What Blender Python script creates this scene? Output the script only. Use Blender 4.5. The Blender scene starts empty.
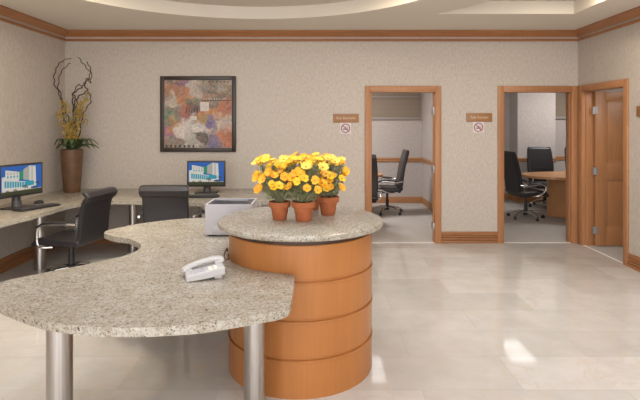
import bpy, bmesh, math, random
from mathutils import Vector, Matrix
PI = math.pi
S = bpy.context.scene
COL = S.collection
random.seed(7)

# ------------------------------------------------------------------ materials
def new_mat(name):
    m = bpy.data.materials.new(name); m.use_nodes = True
    nt = m.node_tree
    return m, nt, nt.nodes['Principled BSDF']

def plain(name, col, rough=0.5, metal=0.0, spec=0.5, bump=0.0, bscale=200, var=0.0, vscale=6, coat=0.0):
    m, nt, b = new_mat(name)
    b.inputs['Base Color'].default_value = (*col, 1)
    b.inputs['Roughness'].default_value = rough
    b.inputs['Metallic'].default_value = metal
    b.inputs['Specular IOR Level'].default_value = spec
    b.inputs['Coat Weight'].default_value = coat
    if var or bump:
        tc = nt.nodes.new('ShaderNodeTexCoord')
    if var:
        n = nt.nodes.new('ShaderNodeTexNoise'); n.inputs['Scale'].default_value = vscale; n.inputs['Detail'].default_value = 5
        nt.links.new(tc.outputs['Object'], n.inputs['Vector'])
        r = nt.nodes.new('ShaderNodeValToRGB')
        r.color_ramp.elements[0].position = 0.3; r.color_ramp.elements[1].position = 0.7
        r.color_ramp.elements[0].color = (*[c*(1-var) for c in col], 1)
        r.color_ramp.elements[1].color = (*[min(1, c*(1+var)) for c in col], 1)
        nt.links.new(n.outputs['Fac'], r.inputs['Fac']); nt.links.new(r.outputs['Color'], b.inputs['Base Color'])
    if bump:
        n2 = nt.nodes.new('ShaderNodeTexNoise'); n2.inputs['Scale'].default_value = bscale; n2.inputs['Detail'].default_value = 3
        nt.links.new(tc.outputs['Object'], n2.inputs['Vector'])
        bp = nt.nodes.new('ShaderNodeBump'); bp.inputs['Strength'].default_value = bump; bp.inputs['Distance'].default_value = 0.003
        nt.links.new(n2.outputs['Fac'], bp.inputs['Height']); nt.links.new(bp.outputs['Normal'], b.inputs['Normal'])
    return m

def ramp(nt, stops):
    r = nt.nodes.new('ShaderNodeValToRGB'); e = r.color_ramp.elements
    while len(e) < len(stops): e.new(0.5)
    for el, (p, c) in zip(e, stops):
        el.position = p; el.color = (*c, 1)
    return r

def mix(nt, fac, a, b, mode='MIX'):
    n = nt.nodes.new('ShaderNodeMix'); n.data_type = 'RGBA'; n.blend_type = mode
    for s, v in (('Factor', fac), ('A', a), ('B', b)):
        sock = [i for i in n.inputs if i.name == s and (i.type == ('VALUE' if s == 'Factor' else 'RGBA'))][0]
        if isinstance(v, (int, float)): sock.default_value = v
        elif isinstance(v, tuple): sock.default_value = (*v, 1)
        else: nt.links.new(v, sock)
    return [o for o in n.outputs if o.type == 'RGBA'][0]

def noise(nt, vec, scale, detail=4, rough=0.5):
    n = nt.nodes.new('ShaderNodeTexNoise')
    n.inputs['Scale'].default_value = scale; n.inputs['Detail'].default_value = detail; n.inputs['Roughness'].default_value = rough
    nt.links.new(vec, n.inputs['Vector']); return n.outputs['Fac']

def mapped(nt, scale=(1, 1, 1), loc=(0, 0, 0)):
    tc = nt.nodes.new('ShaderNodeTexCoord'); mp = nt.nodes.new('ShaderNodeMapping')
    mp.inputs['Scale'].default_value = scale; mp.inputs['Location'].default_value = loc
    nt.links.new(tc.outputs['Object'], mp.inputs['Vector']); return mp.outputs['Vector']

def wallpaper(name, col, amt=0.09):
    m, nt, b = new_mat(name)
    v = mapped(nt, (1, 1, 0.45)); v2 = mapped(nt, (1, 1, 0.6))
    f1 = noise(nt, v, 48, 4, 0.6); f2 = noise(nt, v2, 130, 3, 0.6); f3 = noise(nt, mapped(nt), 2.2, 2)
    lo = tuple(c*(1-amt*1.6) for c in col); hi = tuple(min(1, c*(1+amt)) for c in col)
    r1 = ramp(nt, [(0.36, lo), (0.62, hi)]); nt.links.new(f1, r1.inputs['Fac'])
    r2 = ramp(nt, [(0.3, (0.92, 0.92, 0.92)), (0.7, (1.03, 1.03, 1.03))]); nt.links.new(f2, r2.inputs['Fac'])
    c = mix(nt, 1.0, r1.outputs['Color'], r2.outputs['Color'], 'MULTIPLY')
    nt.links.new(c, b.inputs['Base Color'])
    b.inputs['Roughness'].default_value = 0.55; b.inputs['Specular IOR Level'].default_value = 0.3
    bp = nt.nodes.new('ShaderNodeBump'); bp.inputs['Strength'].default_value = 0.25; bp.inputs['Distance'].default_value = 0.002
    nt.links.new(f2, bp.inputs['Height']); nt.links.new(bp.outputs['Normal'], b.inputs['Normal'])
    return m

def wood(name, dark, light, axis='z', rough=0.35):
    m, nt, b = new_mat(name)
    sc = {'x': (0.06, 1, 1), 'y': (1, 0.06, 1), 'z': (1, 1, 0.06)}[axis]
    v = mapped(nt, sc)
    f = noise(nt, v, 45, 5, 0.6); f2 = noise(nt, mapped(nt, tuple(s*0.3+0.05 for s in sc)), 5, 2)
    r = ramp(nt, [(0.3, dark), (0.7, light)]); nt.links.new(f, r.inputs['Fac'])
    r2 = ramp(nt, [(0.35, (0.86, 0.84, 0.82)), (0.65, (1.05, 1.05, 1.05))]); nt.links.new(f2, r2.inputs['Fac'])
    c = mix(nt, 1.0, r.outputs['Color'], r2.outputs['Color'], 'MULTIPLY')
    nt.links.new(c, b.inputs['Base Color']); b.inputs['Roughness'].default_value = rough
    b.inputs['Specular IOR Level'].default_value = 0.4
    return m

def granite():
    m, nt, b = new_mat('granite')
    v = mapped(nt)
    base = ramp(nt, [(0.30, (0.22, 0.195, 0.150)), (0.48, (0.375, 0.353, 0.305)), (0.68, (0.49, 0.475, 0.43))])
    nt.links.new(noise(nt, v, 55, 6, 0.7), base.inputs['Fac'])
    big = ramp(nt, [(0.35, (0.90, 0.875, 0.82)), (0.65, (1.05, 1.05, 1.05))]); nt.links.new(noise(nt, v, 9, 3), big.inputs['Fac'])
    c = mix(nt, 1.0, base.outputs['Color'], big.outputs['Color'], 'MULTIPLY')
    vo = nt.nodes.new('ShaderNodeTexVoronoi'); vo.inputs['Scale'].default_value = 150; nt.links.new(v, vo.inputs['Vector'])
    sep = nt.nodes.new('ShaderNodeSeparateColor'); nt.links.new(vo.outputs['Color'], sep.inputs['Color'])
    sp = ramp(nt, [(0.0, (1, 1, 1)), (0.10, (1, 1, 1)), (0.12, (0, 0, 0)), (1, (0, 0, 0))]); nt.links.new(sep.outputs[0], sp.inputs['Fac'])
    clump = ramp(nt, [(0.45, (0, 0, 0)), (0.58, (1, 1, 1))]); nt.links.new(noise(nt, v, 30, 3), clump.inputs['Fac'])
    fac = mix(nt, 1.0, sp.outputs['Color'], clump.outputs['Color'], 'MULTIPLY')
    c = mix(nt, fac, c, (0.085, 0.07, 0.06))
    sp2 = ramp(nt, [(0.0, (1, 1, 1)), (0.12, (1, 1, 1)), (0.14, (0, 0, 0)), (1, (0, 0, 0))]); nt.links.new(sep.outputs[1], sp2.inputs['Fac'])
    c = mix(nt, sp2.outputs['Color'], c, (0.27, 0.21, 0.15))
    nt.links.new(c, b.inputs['Base Color']); b.inputs['Roughness'].default_value = 0.22
    b.inputs['Specular IOR Level'].default_value = 0.35
    return m

def marble_tiles():
    m, nt, b = new_mat('marble_tiles')
    v = mapped(nt, (1, 1, 1), (0.0, 0.0, 0))
    br = nt.nodes.new('ShaderNodeTexBrick'); nt.links.new(v, br.inputs['Vector'])
    br.offset = 0.5; br.inputs['Scale'].default_value = 1.0
    br.inputs['Brick Width'].default_value = 1.27; br.inputs['Row Height'].default_value = 0.445
    br.inputs['Mortar Size'].default_value = 0.0016; br.inputs['Mortar Smooth'].default_value = 0.2
    br.inputs['Bias'].default_value = 0.0
    br.inputs['Color1'].default_value = (0.500, 0.478, 0.450, 1); br.inputs['Color2'].default_value = (0.600, 0.580, 0.555, 1)
    br.inputs['Mortar'].default_value = (0.42, 0.39, 0.365, 1)
    cl = ramp(nt, [(0.3, (0.90, 0.885, 0.86)), (0.62, (1.03, 1.03, 1.03))]); nt.links.new(noise(nt, v, 3.2, 7, 0.62), cl.inputs['Fac'])
    c = mix(nt, 1.0, br.outputs['Color'], cl.outputs['Color'], 'MULTIPLY')
    wv = nt.nodes.new('ShaderNodeTexNoise'); wv.inputs['Scale'].default_value = 2.4; wv.inputs['Detail'].default_value = 9
    wv.inputs['Distortion'].default_value = 1.6; nt.links.new(v, wv.inputs['Vector'])
    vein = ramp(nt, [(0.475, (0, 0, 0)), (0.5, (0.55, 0.55, 0.55)), (0.525, (0, 0, 0))]); nt.links.new(wv.outputs['Fac'], vein.inputs['Fac'])
    c = mix(nt, vein.outputs['Color'], c, (0.56, 0.48, 0.39))
    nt.links.new(c, b.inputs['Base Color'])
    b.inputs['Roughness'].default_value = 0.06; b.inputs['Specular IOR Level'].default_value = 0.32
    return m

def carpet_mat(name, lo, hi):
    m, nt, b = new_mat(name)
    v = mapped(nt)
    w = nt.nodes.new('ShaderNodeTexWave'); w.wave_type = 'BANDS'; w.bands_direction = 'X'
    w.inputs['Scale'].default_value = 5.0; w.inputs['Distortion'].default_value = 0.4; nt.links.new(v, w.inputs['Vector'])
    r = ramp(nt, [(0.2, lo), (0.8, hi)]); nt.links.new(w.outputs['Fac'], r.inputs['Fac'])
    r2 = ramp(nt, [(0.3, (0.85, 0.85, 0.85)), (0.7, (1.1, 1.1, 1.1))]); nt.links.new(noise(nt, v, 160, 2), r2.inputs['Fac'])
    nt.links.new(mix(nt, 1.0, r.outputs['Color'], r2.outputs['Color'], 'MULTIPLY'), b.inputs['Base Color'])
    b.inputs['Roughness'].default_value = 0.95
    return m

def painting_mat():
    """Soft blotches of paint: each a noisy round patch at a place on the canvas (object x, z in metres from its centre)."""
    m, nt, b = new_mat('painted_canvas')
    tc = nt.nodes.new('ShaderNodeTexCoord'); v0 = tc.outputs['Object']
    wn = nt.nodes.new('ShaderNodeTexNoise'); wn.inputs['Scale'].default_value = 6; wn.inputs['Detail'].default_value = 6; nt.links.new(v0, wn.inputs['Vector'])
    sub = nt.nodes.new('ShaderNodeVectorMath'); sub.operation = 'SUBTRACT'; nt.links.new(wn.outputs['Color'], sub.inputs[0]); sub.inputs[1].default_value = (0.5, 0.5, 0.5)
    mul = nt.nodes.new('ShaderNodeVectorMath'); mul.operation = 'MULTIPLY'; nt.links.new(sub.outputs[0], mul.inputs[0]); mul.inputs[1].default_value = (0.34, 0.0, 0.34)
    add = nt.nodes.new('ShaderNodeVectorMath'); add.operation = 'ADD'; nt.links.new(v0, add.inputs[0]); nt.links.new(mul.outputs[0], add.inputs[1]); v = add.outputs[0]
    def mth(op, a, c, clamp=False):
        n = nt.nodes.new('ShaderNodeMath'); n.operation = op; n.use_clamp = clamp
        for k, q in enumerate((a, c)):
            if isinstance(q, (int, float)): n.inputs[k].default_value = q
            else: nt.links.new(q, n.inputs[k])
        return n.outputs[0]
    wob = nt.nodes.new('ShaderNodeTexNoise'); wob.inputs['Scale'].default_value = 11; wob.inputs['Detail'].default_value = 6; wob.inputs['Distortion'].default_value = 0.8
    nt.links.new(v, wob.inputs['Vector'])
    base = ramp(nt, [(0.3, (0.16, 0.12, 0.10)), (0.5, (0.36, 0.30, 0.25)), (0.7, (0.52, 0.47, 0.42))]); nt.links.new(wob.outputs['Fac'], base.inputs['Fac'])
    c = base.outputs['Color']
    for u, w, r, col in ((.15, .18, .24, (.40, .16, .07)), (.05, .33, .16, (.20, .21, .15)), (.12, .30, .12, (.55, .48, .40)), (.30, .05, .12, (.19, .09, .20)), (.47, .12, .20, (.52, .47, .41)),
                         (.33, .27, .13, (.50, .17, .05)), (.43, .33, .11, (.16, .26, .20)), (.80, .17, .26, (.14, .12, .085)), (.84, .10, .13, (.36, .31, .24)), (.62, .08, .12, (.30, .27, .22)),
                         (.42, .43, .14, (.09, .055, .05)), (.28, .52, .14, (.32, .08, .06)), (.05, .56, .17, (.13, .22, .15)), (.10, .76, .16, (.34, .13, .24)), (.15, .68, .13, (.55, .25, .07)),
                         (.34, .70, .22, (.74, .70, .66)), (.52, .72, .17, (.72, .68, .64)), (.64, .50, .17, (.50, .13, .06)), (.76, .50, .15, (.58, .27, .06)), (.92, .42, .14, (.45, .13, .06)),
                         (.70, .62, .13, (.15, .12, .33)), (.85, .67, .17, (.50, .46, .42)), (.92, .86, .20, (.50, .14, .045)), (.40, .92, .18, (.48, .48, .44)), (.72, .89, .13, (.13, .13, .28)),
                         (.56, .87, .11, (.07, .06, .05)), (.12, .93, .14, (.24, .20, .17)), (.62, .27, .10, (.33, .20, .13)), (.58, .58, .09, (.40, .30, .10))):
        d = nt.nodes.new('ShaderNodeVectorMath'); d.operation = 'DISTANCE'; nt.links.new(v, d.inputs[0])
        d.inputs[1].default_value = ((u-.5)*.94, -0.022, (.5-w)*.94)
        f = mth('SUBTRACT', 1.0, mth('DIVIDE', d.outputs['Value'], r*.94))
        f = mth('ADD', mth('MULTIPLY', f, 2.4), mth('MULTIPLY', mth('SUBTRACT', wob.outputs['Fac'], 0.5), 2.6), True)
        c = mix(nt, mth('MULTIPLY', f, 0.92), c, col)
    hn = nt.nodes.new('ShaderNodeTexNoise'); hn.inputs['Scale'].default_value = 13; hn.inputs['Detail'].default_value = 5; hn.inputs['Distortion'].default_value = 1.0
    nt.links.new(v0, hn.inputs['Vector'])
    hr = ramp(nt, [(0.30, (0.07, 0.06, 0.10)), (0.40, (0.14, 0.19, 0.16)), (0.47, (0.50, 0.46, 0.42)), (0.53, (0.46, 0.13, 0.06)), (0.60, (0.58, 0.36, 0.13)), (0.70, (0.60, 0.56, 0.53))])
    nt.links.new(hn.outputs['Fac'], hr.inputs['Fac'])
    c = mix(nt, 0.22, c, hr.outputs['Color'])
    fine = ramp(nt, [(0.3, (0.52, 0.50, 0.50)), (0.7, (1.15, 1.15, 1.15))]); nt.links.new(noise(nt, v, 26, 5, 0.65), fine.inputs['Fac'])
    c = mix(nt, 1.0, c, fine.outputs['Color'], 'MULTIPLY')
    nt.links.new(c, b.inputs['Base Color']); b.inputs['Roughness'].default_value = 0.5
    return m

def emit(name, col, strength):
    m, nt, b = new_mat(name)
    b.inputs['Base Color'].default_value = (0.02, 0.02, 0.02, 1)
    b.inputs['Emission Color'].default_value = (*col, 1); b.inputs['Emission Strength'].default_value = strength
    b.inputs['Roughness'].default_value = 0.4; b.inputs['Specular IOR Level'].default_value = 0.1
    return m

def steel():
    m, nt, b = new_mat('brushed_steel')
    r = ramp(nt, [(0.3, (0.42, 0.39, 0.37)), (0.7, (0.58, 0.55, 0.52))]); nt.links.new(noise(nt, mapped(nt, (1, 1, 0.02)), 120, 3), r.inputs['Fac'])
    nt.links.new(r.outputs['Color'], b.inputs['Base Color'])
    b.inputs['Metallic'].default_value = 1.0; b.inputs['Roughness'].default_value = 0.33
    return m

def blind_mat():
    m, nt, b = new_mat('blind_fabric')
    w = nt.nodes.new('ShaderNodeTexWave'); w.wave_type = 'BANDS'; w.bands_direction = 'Z'; w.inputs['Scale'].default_value = 12
    w.inputs['Distortion'].default_value = 0.3; nt.links.new(mapped(nt), w.inputs['Vector'])
    r = ramp(nt, [(0.1, (0.30, 0.245, 0.19)), (0.9, (0.38, 0.32, 0.255))]); nt.links.new(w.outputs['Fac'], r.inputs['Fac'])
    nt.links.new(r.outputs['Color'], b.inputs['Base Color']); b.inputs['Roughness'].default_value = 0.8
    return m

WALL = wallpaper('wall_vinyl', (0.530, 0.474, 0.418), 0.06)
RWALL = wallpaper('room_vinyl', (0.62, 0.575, 0.55), 0.06)
CEIL = plain('ceiling_paint', (0.72, 0.67, 0.59), 0.8, spec=0.2)
RCEIL = plain('room_ceiling_paint', (0.8, 0.8, 0.8), 0.9, spec=0.2)
WOODZ = wood('casing_wood', (0.39, 0.180, 0.078), (0.46, 0.222, 0.100), 'z')
WOODX = wood('trim_wood', (0.30, 0.128, 0.050), (0.42, 0.190, 0.078), 'x')
WOODY = wood('trim_wood_side', (0.30, 0.128, 0.050), (0.42, 0.190, 0.078), 'y')
ROOMW = wood('room_trim_wood', (0.47, 0.225, 0.10), (0.55, 0.28, 0.13), 'x')
DOORW = wood('door_wood', (0.37, 0.170, 0.072), (0.45, 0.215, 0.095), 'z', 0.4)
DRUM = wood('drum_veneer', (0.375, 0.146, 0.041), (0.415, 0.166, 0.048), 'z', 0.32)
TABLEW = wood('table_wood', (0.58, 0.285, 0.12), (0.70, 0.37, 0.17), 'x', 0.3)
GRAN = granite(); FLOOR = marble_tiles(); CARPET = carpet_mat('ribbed_carpet', (0.42, 0.39, 0.36), (0.48, 0.447, 0.417)); CARPETL = carpet_mat('pale_carpet', (0.52, 0.49, 0.46), (0.525, 0.495, 0.465)); STEEL = steel()
CHROME = plain('chrome', (0.78, 0.77, 0.76), 0.22, 1.0)
LEATHER = plain('black_leather', (0.026, 0.024, 0.027), 0.36, bump=0.25, bscale=140)
BLACKP = plain('black_plastic', (0.022, 0.021, 0.022), 0.4)
GREYP = plain('charcoal_plastic', (0.055, 0.052, 0.055), 0.4)
WHITEP = plain('white_plastic', (0.51, 0.50, 0.505), 0.4)
PRINTP = plain('printer_plastic', (0.46, 0.45, 0.475), 0.45)
TRAYP = plain('tray_plastic', (0.10, 0.10, 0.125), 0.4)
HINGE = plain('satin_hinge', (0.42, 0.40, 0.39), 0.4, 0.6)
TERRA = plain('terracotta', (0.37, 0.108, 0.036), 0.8, var=0.14, vscale=22)
SOIL = plain('soil', (0.05, 0.033, 0.02), 1.0, bump=0.6, bscale=90)
PETALY = plain('yellow_petal', (0.90, 0.61, 0.04), 0.55, var=0.10, vscale=25)
PETALO = plain('golden_petal', (0.86, 0.46, 0.03), 0.55, var=0.12, vscale=25)
PETALP = plain('pale_yellow_petal', (0.90, 0.66, 0.11), 0.55)
CENTRE = plain('flower_centre', (0.60, 0.29, 0.03), 0.8)
GREEN = plain('fine_foliage', (0.21, 0.22, 0.11), 0.7, var=0.2, vscale=18)
DGREEN = plain('dark_leaf', (0.075, 0.115, 0.045), 0.5)
VASE = plain('bronze_vase', (0.12, 0.060, 0.028), 0.5, var=0.3, vscale=9)
BRANCH = plain('bare_branch', (0.055, 0.033, 0.022), 0.8)
BUDS = plain('ochre_blossom', (0.42, 0.27, 0.05), 0.7, var=0.25, vscale=30)
FRAME = plain('dark_frame', (0.028, 0.018, 0.014), 0.4)
CANVAS = painting_mat()
PWHITE = plain('pale_paint', (0.55, 0.50, 0.46), 0.6, var=0.12, vscale=14)
PDARK = plain('umber_paint', (0.07, 0.05, 0.045), 0.6, var=0.4, vscale=10)
PRED = plain('vermilion_paint', (0.44, 0.13, 0.055), 0.6, var=0.45, vscale=9)
SIGNW = wood('sign_wood', (0.30, 0.145, 0.058), (0.36, 0.18, 0.075), 'x')
LETTER = plain('cream_letter', (0.60, 0.45, 0.31), 0.6)
SIGNP = plain('sign_white', (0.66, 0.60, 0.59), 0.5)
RED = plain('sign_red', (0.28, 0.03, 0.06), 0.5)
INK = plain('sign_ink', (0.04, 0.03, 0.04), 0.5)
BLIND = blind_mat()
RAILW = plain('blind_rail', (0.42, 0.39, 0.37), 0.5)
CORD = plain('brown_cord', (0.16, 0.06, 0.03), 0.5)
SILL = plain('threshold_stone', (0.80, 0.77, 0.73), 0.3)
DARK = plain('reveal_dark', (0.05, 0.025, 0.014), 0.5)
TUBE = emit('lit_diffuser', (1.0, 0.985, 0.97), 3.6)

# ------------------------------------------------------------------ mesh helpers
def obj(name, bm, mats, parent=None, smooth=True, angle=40):
    me = bpy.data.meshes.new(name)
    bmesh.ops.recalc_face_normals(bm, faces=bm.faces[:])
    bm.to_mesh(me); bm.free()
    for m in (mats if isinstance(mats, (list, tuple)) else [mats]): me.materials.append(m)
    if smooth:
        me.shade_smooth() if hasattr(me, 'shade_smooth') else None
        try: me.set_sharp_from_angle(angle=math.radians(angle))
        except Exception: pass
    o = bpy.data.objects.new(name, me); COL.objects.link(o)
    if parent: o.parent = parent
    return o

def thing(name, label, cat, loc=(0, 0, 0), rz=0, group=None):
    o = bpy.data.objects.new(name, None); COL.objects.link(o)
    o.location = loc; o.rotation_euler = (0, 0, rz); o.empty_display_size = 0.1
    o['label'] = label; o['category'] = cat
    if group: o['group'] = group
    return o

def tag(o, label, cat, group=None):
    o['label'] = label; o['category'] = cat
    if group: o['group'] = group
    return o

def struct(name, bm, mats, parent=None, **k):
    o = obj(name, bm, mats, parent, **k)
    if parent is None: o['kind'] = 'structure'
    return o

def copy_tree(o, parent=None, name=None):
    c = o.copy(); COL.objects.link(c); c.parent = parent
    for ch in list(o.children): copy_tree(ch, c)
    return c

def box(bm, x0, x1, y0, y1, z0, z1, bev=0.0, seg=2, mi=0):
    r = bmesh.ops.create_cube(bm, size=1.0)
    vs = r['verts']
    for v in vs:
        v.co = Vector(((x0+x1)/2 + v.co.x*(x1-x0), (y0+y1)/2 + v.co.y*(y1-y0), (z0+z1)/2 + v.co.z*(z1-z0)))
    fs = set(f for v in vs for f in v.link_faces)
    for f in fs: f.material_index = mi
    if bev:
        es = list(set(e for v in vs for e in v.link_edges))
        rr = bmesh.ops.bevel(bm, geom=es, offset=bev, segments=seg, profile=0.5, affect='EDGES')
        for f in rr['faces']: f.material_index = mi
    return vs

def bx(*a, **k):
    bm = bmesh.new(); box(bm, *a, **k); return bm

def lathe(bm, prof, seg=40, cx=0, cy=0, mi=0, sx=1, sy=1):
    rings = []
    for r, z in prof:
        if r < 1e-6: rings.append([bm.verts.new((cx, cy, z))])
        else: rings.append([bm.verts.new((cx+r*sx*math.cos(2*PI*i/seg), cy+r*sy*math.sin(2*PI*i/seg), z)) for i in range(seg)])
    for a, b in zip(rings, rings[1:]):
        for i in range(seg):
            j = (i+1) % seg
            if len(a) == 1 and len(b) == 1: continue
            if len(a) == 1: f = bm.faces.new((a[0], b[i], b[j]))
            elif len(b) == 1: f = bm.faces.new((a[i], a[j], b[0]))
            else: f = bm.faces.new((a[i], a[j], b[j], b[i]))
            f.material_index = mi
    return bm

def cyl(bm, r, z0, z1, cx=0, cy=0, seg=32, bev=0.004):
    return lathe(bm, [(0, z0), (r-bev, z0), (r, z0+bev), (r, z1-bev), (r-bev, z1), (0, z1)], seg, cx, cy)

def tube(bm, pts, rad, seg=8, mi=0, cap=True):
    pts = [Vector(p) for p in pts]; n = len(pts)
    rads = rad if isinstance(rad, (list, tuple)) else [rad]*n
    t0 = (pts[1]-pts[0]).normalized()
    up = Vector((0, 0, 1)) if abs(t0.z) < 0.9 else Vector((1, 0, 0))
    u = t0.cross(up).normalized(); rings = []
    for i, p in enumerate(pts):
        t = (pts[min(i+1, n-1)]-pts[max(i-1, 0)]).normalized()
        u = (u - t*u.dot(t)); u = u.normalized() if u.length > 1e-6 else t.orthogonal().normalized()
        w = t.cross(u)
        rings.append([bm.verts.new(p + (u*math.cos(2*PI*k/seg) + w*math.sin(2*PI*k/seg))*rads[i]) for k in range(seg)])
    for a, b in zip(rings, rings[1:]):
        for k in range(seg):
            f = bm.faces.new((a[k], a[(k+1) % seg], b[(k+1) % seg], b[k])); f.material_index = mi
    if cap:
        for rg in (rings[0][::-1], rings[-1]):
            f = bm.faces.new(rg); f.material_index = mi
    return bm

def catmull(P, n=8, closed=False):
    P = [Vector(p) for p in P]; out = []; m = len(P)
    rng = range(m) if closed else range(m-1)
    for i in rng:
        g = (lambda k: P[k % m]) if closed else (lambda k: P[max(0, min(m-1, k))])
        p0, p1, p2, p3 = g(i-1), g(i), g(i+1), g(i+2)
        for s in range(n):
            t = s/n
            out.append(0.5*((2*p1) + (p2-p0)*t + (2*p0-5*p1+4*p2-p3)*t*t + (3*p1-p0-3*p2+p3)*t**3))
    if not closed: out.append(P[-1])
    return out

def band(bm, path, widths, thick, n=24, ex=5.0, x0=0.0, ends=True):
    """Sweep a rounded-rectangle section (width along X) along a path of (y,z)."""
    P = [Vector((0, y, z)) for y, z in path]; m = len(P); rings = []
    W = widths if isinstance(widths, (list, tuple)) else [widths]*m
    T = thick if isinstance(thick, (list, tuple)) else [thick]*m
    seq = []
    for i in range(m):
        t = (P[min(i+1, m-1)]-P[max(i-1, 0)]).normalized()
        seq.append((P[i], t, W[i], T[i]))
    if ends:
        p, t, w, th = seq[0]; seq.insert(0, (p-t*th*0.35, t, w-th*0.35, th*0.45))
        p, t, w, th = seq[-1]; seq.append((p+t*th*0.35, t, w-th*0.35, th*0.45))
    for p, t, w, th in seq:
        nrm = Vector((0, -t.z, t.y)); ring = []
        for k in range(n):
            a = 2*PI*k/n; c, s = math.cos(a), math.sin(a)
            dx = math.copysign(abs(c)**(2/ex), c)*w/2; dn = math.copysign(abs(s)**(2/ex), s)*th/2
            ring.append(bm.verts.new(p + Vector((x0+dx, 0, 0)) + nrm*dn))
        rings.append(ring)
    for a, b in zip(rings, rings[1:]):
        for k in range(n): bm.faces.new((a[k], a[(k+1) % n], b[(k+1) % n], b[k]))
    bm.faces.new(rings[0][::-1]); bm.faces.new(rings[-1])
    return bm

def prism(bm, poly, z0, z1, bev=0.0, seg=3, mi=0):
    bot = [bm.verts.new((p[0], p[1], z0)) for p in poly]; top = [bm.verts.new((p[0], p[1], z1)) for p in poly]
    n = len(poly)
    ft = bm.faces.new(top); fb = bm.faces.new(bot[::-1]); ft.material_index = fb.material_index = mi
    for i in range(n):
        j = (i+1) % n; f = bm.faces.new((bot[i], bot[j], top[j], top[i])); f.material_index = mi
    if bev:
        es = list(ft.edges) + list(fb.edges)
        bmesh.ops.bevel(bm, geom=es, offset=bev, segments=seg, profile=0.5, affect='EDGES', clamp_overlap=True)
    return bm

def extrude_profile(bm, prof, p0, p1, nrm):
    """prof: closed list of (distance from wall, z), swept from p0 to p1 (xy)."""
    a = [bm.verts.new((p0[0]+nrm[0]*d, p0[1]+nrm[1]*d, z)) for d, z in prof]
    b = [bm.verts.new((p1[0]+nrm[0]*d, p1[1]+nrm[1]*d, z)) for d, z in prof]
    n = len(prof)
    for i in range(n):
        j = (i+1) % n; bm.faces.new((a[i], a[j], b[j], b[i]))
    bm.faces.new(a[::-1]); bm.faces.new(b)
    return bm

def text_mesh(name, body, size, mat, parent, loc, rot, depth=0.001, bold=0.0):
    cu = bpy.data.curves.new(name, 'FONT'); cu.body = body; cu.size = size; cu.extrude = depth
    cu.align_x = 'CENTER'; cu.align_y = 'CENTER'; cu.offset = bold
    to = bpy.data.objects.new(name + '_curve', cu); COL.objects.link(to)
    bpy.context.view_layer.update()
    me = bpy.data.meshes.new_from_object(to.evaluated_get(bpy.context.evaluated_depsgraph_get()))
    bpy.data.objects.remove(to); bpy.data.curves.remove(cu)
    me.name = name; me.materials.clear(); me.materials.append(mat)
    o = bpy.data.objects.new(name, me); COL.objects.link(o); o.parent = parent; o.location = loc; o.rotation_euler = rot
    return o

# ------------------------------------------------------------------ room shell
XL, XR, YB, YF = -3.55, 3.59, 6.96, -2.2
TH = 0.13
ZC, ZT = 2.95, 3.42
D1 = (0.70, 1.61); D2 = (2.545, 3.505); DH = 2.112      # door openings in the back wall
D3 = (5.885, 6.83)                                       # door opening in the right wall

struct('floor', bx(XL-0.13, XR+0.005, YF, YB+0.005, -0.10, 0.0), FLOOR)
struct('floor.001', bx(-2.2, 2.22, YB+0.03, 11.3, -0.10, -0.002), CARPETL)
bm = bmesh.new(); box(bm, 2.22, 7.0, YB+0.03, 11.3, -0.10, -0.002); box(bm, XR+0.03, 7.0, 4.3, YB+0.03, -0.10, -0.002)
struct('floor.002', bm, CARPET)
bm = bmesh.new(); box(bm, D1[0], D1[1], YB, YB+0.03, -0.05, 0.004); struct('trim_1', bm, SILL)
bm = bmesh.new(); box(bm, D2[0], D2[1], YB, YB+0.03, -0.05, 0.004); struct('trim_2', bm, SILL)
bm = bmesh.new(); box(bm, XR, XR+0.03, D3[0], D3[1], -0.05, 0.004); struct('trim_3', bm, SILL)

bm = bmesh.new()
for x0, x1, z0, z1 in ((XL-TH, D1[0], 0, ZT), (D1[1], D2[0], 0, ZT), (D2[1], 7.0, 0, ZT), (D1[0], D1[1], DH, ZT), (D2[0], D2[1], DH, ZT)):
    box(bm, x0, x1, YB, YB+TH, z0, z1)
struct('wall_back', bm, WALL, smooth=False)
struct('wall_left', bx(XL-TH, XL, YF, YB, 0, ZT), WALL, smooth=False)
bm = bmesh.new()
for y0, y1, z0, z1 in ((YF, D3[0], 0, ZT), (D3[1], YB, 0, ZT), (D3[0], D3[1], DH, ZT)):
    box(bm, XR, XR+TH, y0, y1, z0, z1)
struct('wall_right', bm, WALL, smooth=False)

# lower ceiling slab with a round tray and a second tray whose near side follows the round one
CC = (-0.72, 4.05); CR = 2.10
circ = [(CC[0]+CR*math.cos(2*PI*i/96), CC[1]+CR*math.sin(2*PI*i/96)) for i in range(96)]
R2 = 2.77
a0 = math.asin((5.87-CC[1])/R2); a1 = math.asin((2.2-CC[1])/R2)
tray2 = [(CC[0]+R2*math.cos(a0+(a1-a0)*i/30), CC[1]+R2*math.sin(a0+(a1-a0)*i/30)) for i in range(31)] + [(2.98, 2.2), (2.98, 5.87)]
def loop_edges(bm, pts, z):
    vs = [bm.verts.new((x, y, z)) for x, y in pts]
    return vs, [bm.edges.new((vs[i], vs[(i+1) % len(vs)])) for i in range(len(vs))]
bm = bmesh.new()
es = []; rect = [(XL, YF), (XR, YF), (XR, YB), (XL, YB)]
low = []
for L in (rect, circ, tray2):
    vs, e = loop_edges(bm, L, ZC); es += e; low.append(vs)
bmesh.ops.triangle_fill(bm, use_beauty=True, use_dissolve=False, edges=es, normal=(0, 0, -1))
for vs in low[1:]:
    up = [bm.verts.new((v.co.x, v.co.y, ZC+0.15)) for v in vs]
    for i in range(len(vs)):
        j = (i+1) % len(vs); bm.faces.new((vs[i], vs[j], up[j], up[i]))
o = struct('ceiling', bm, CEIL, angle=30)
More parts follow.
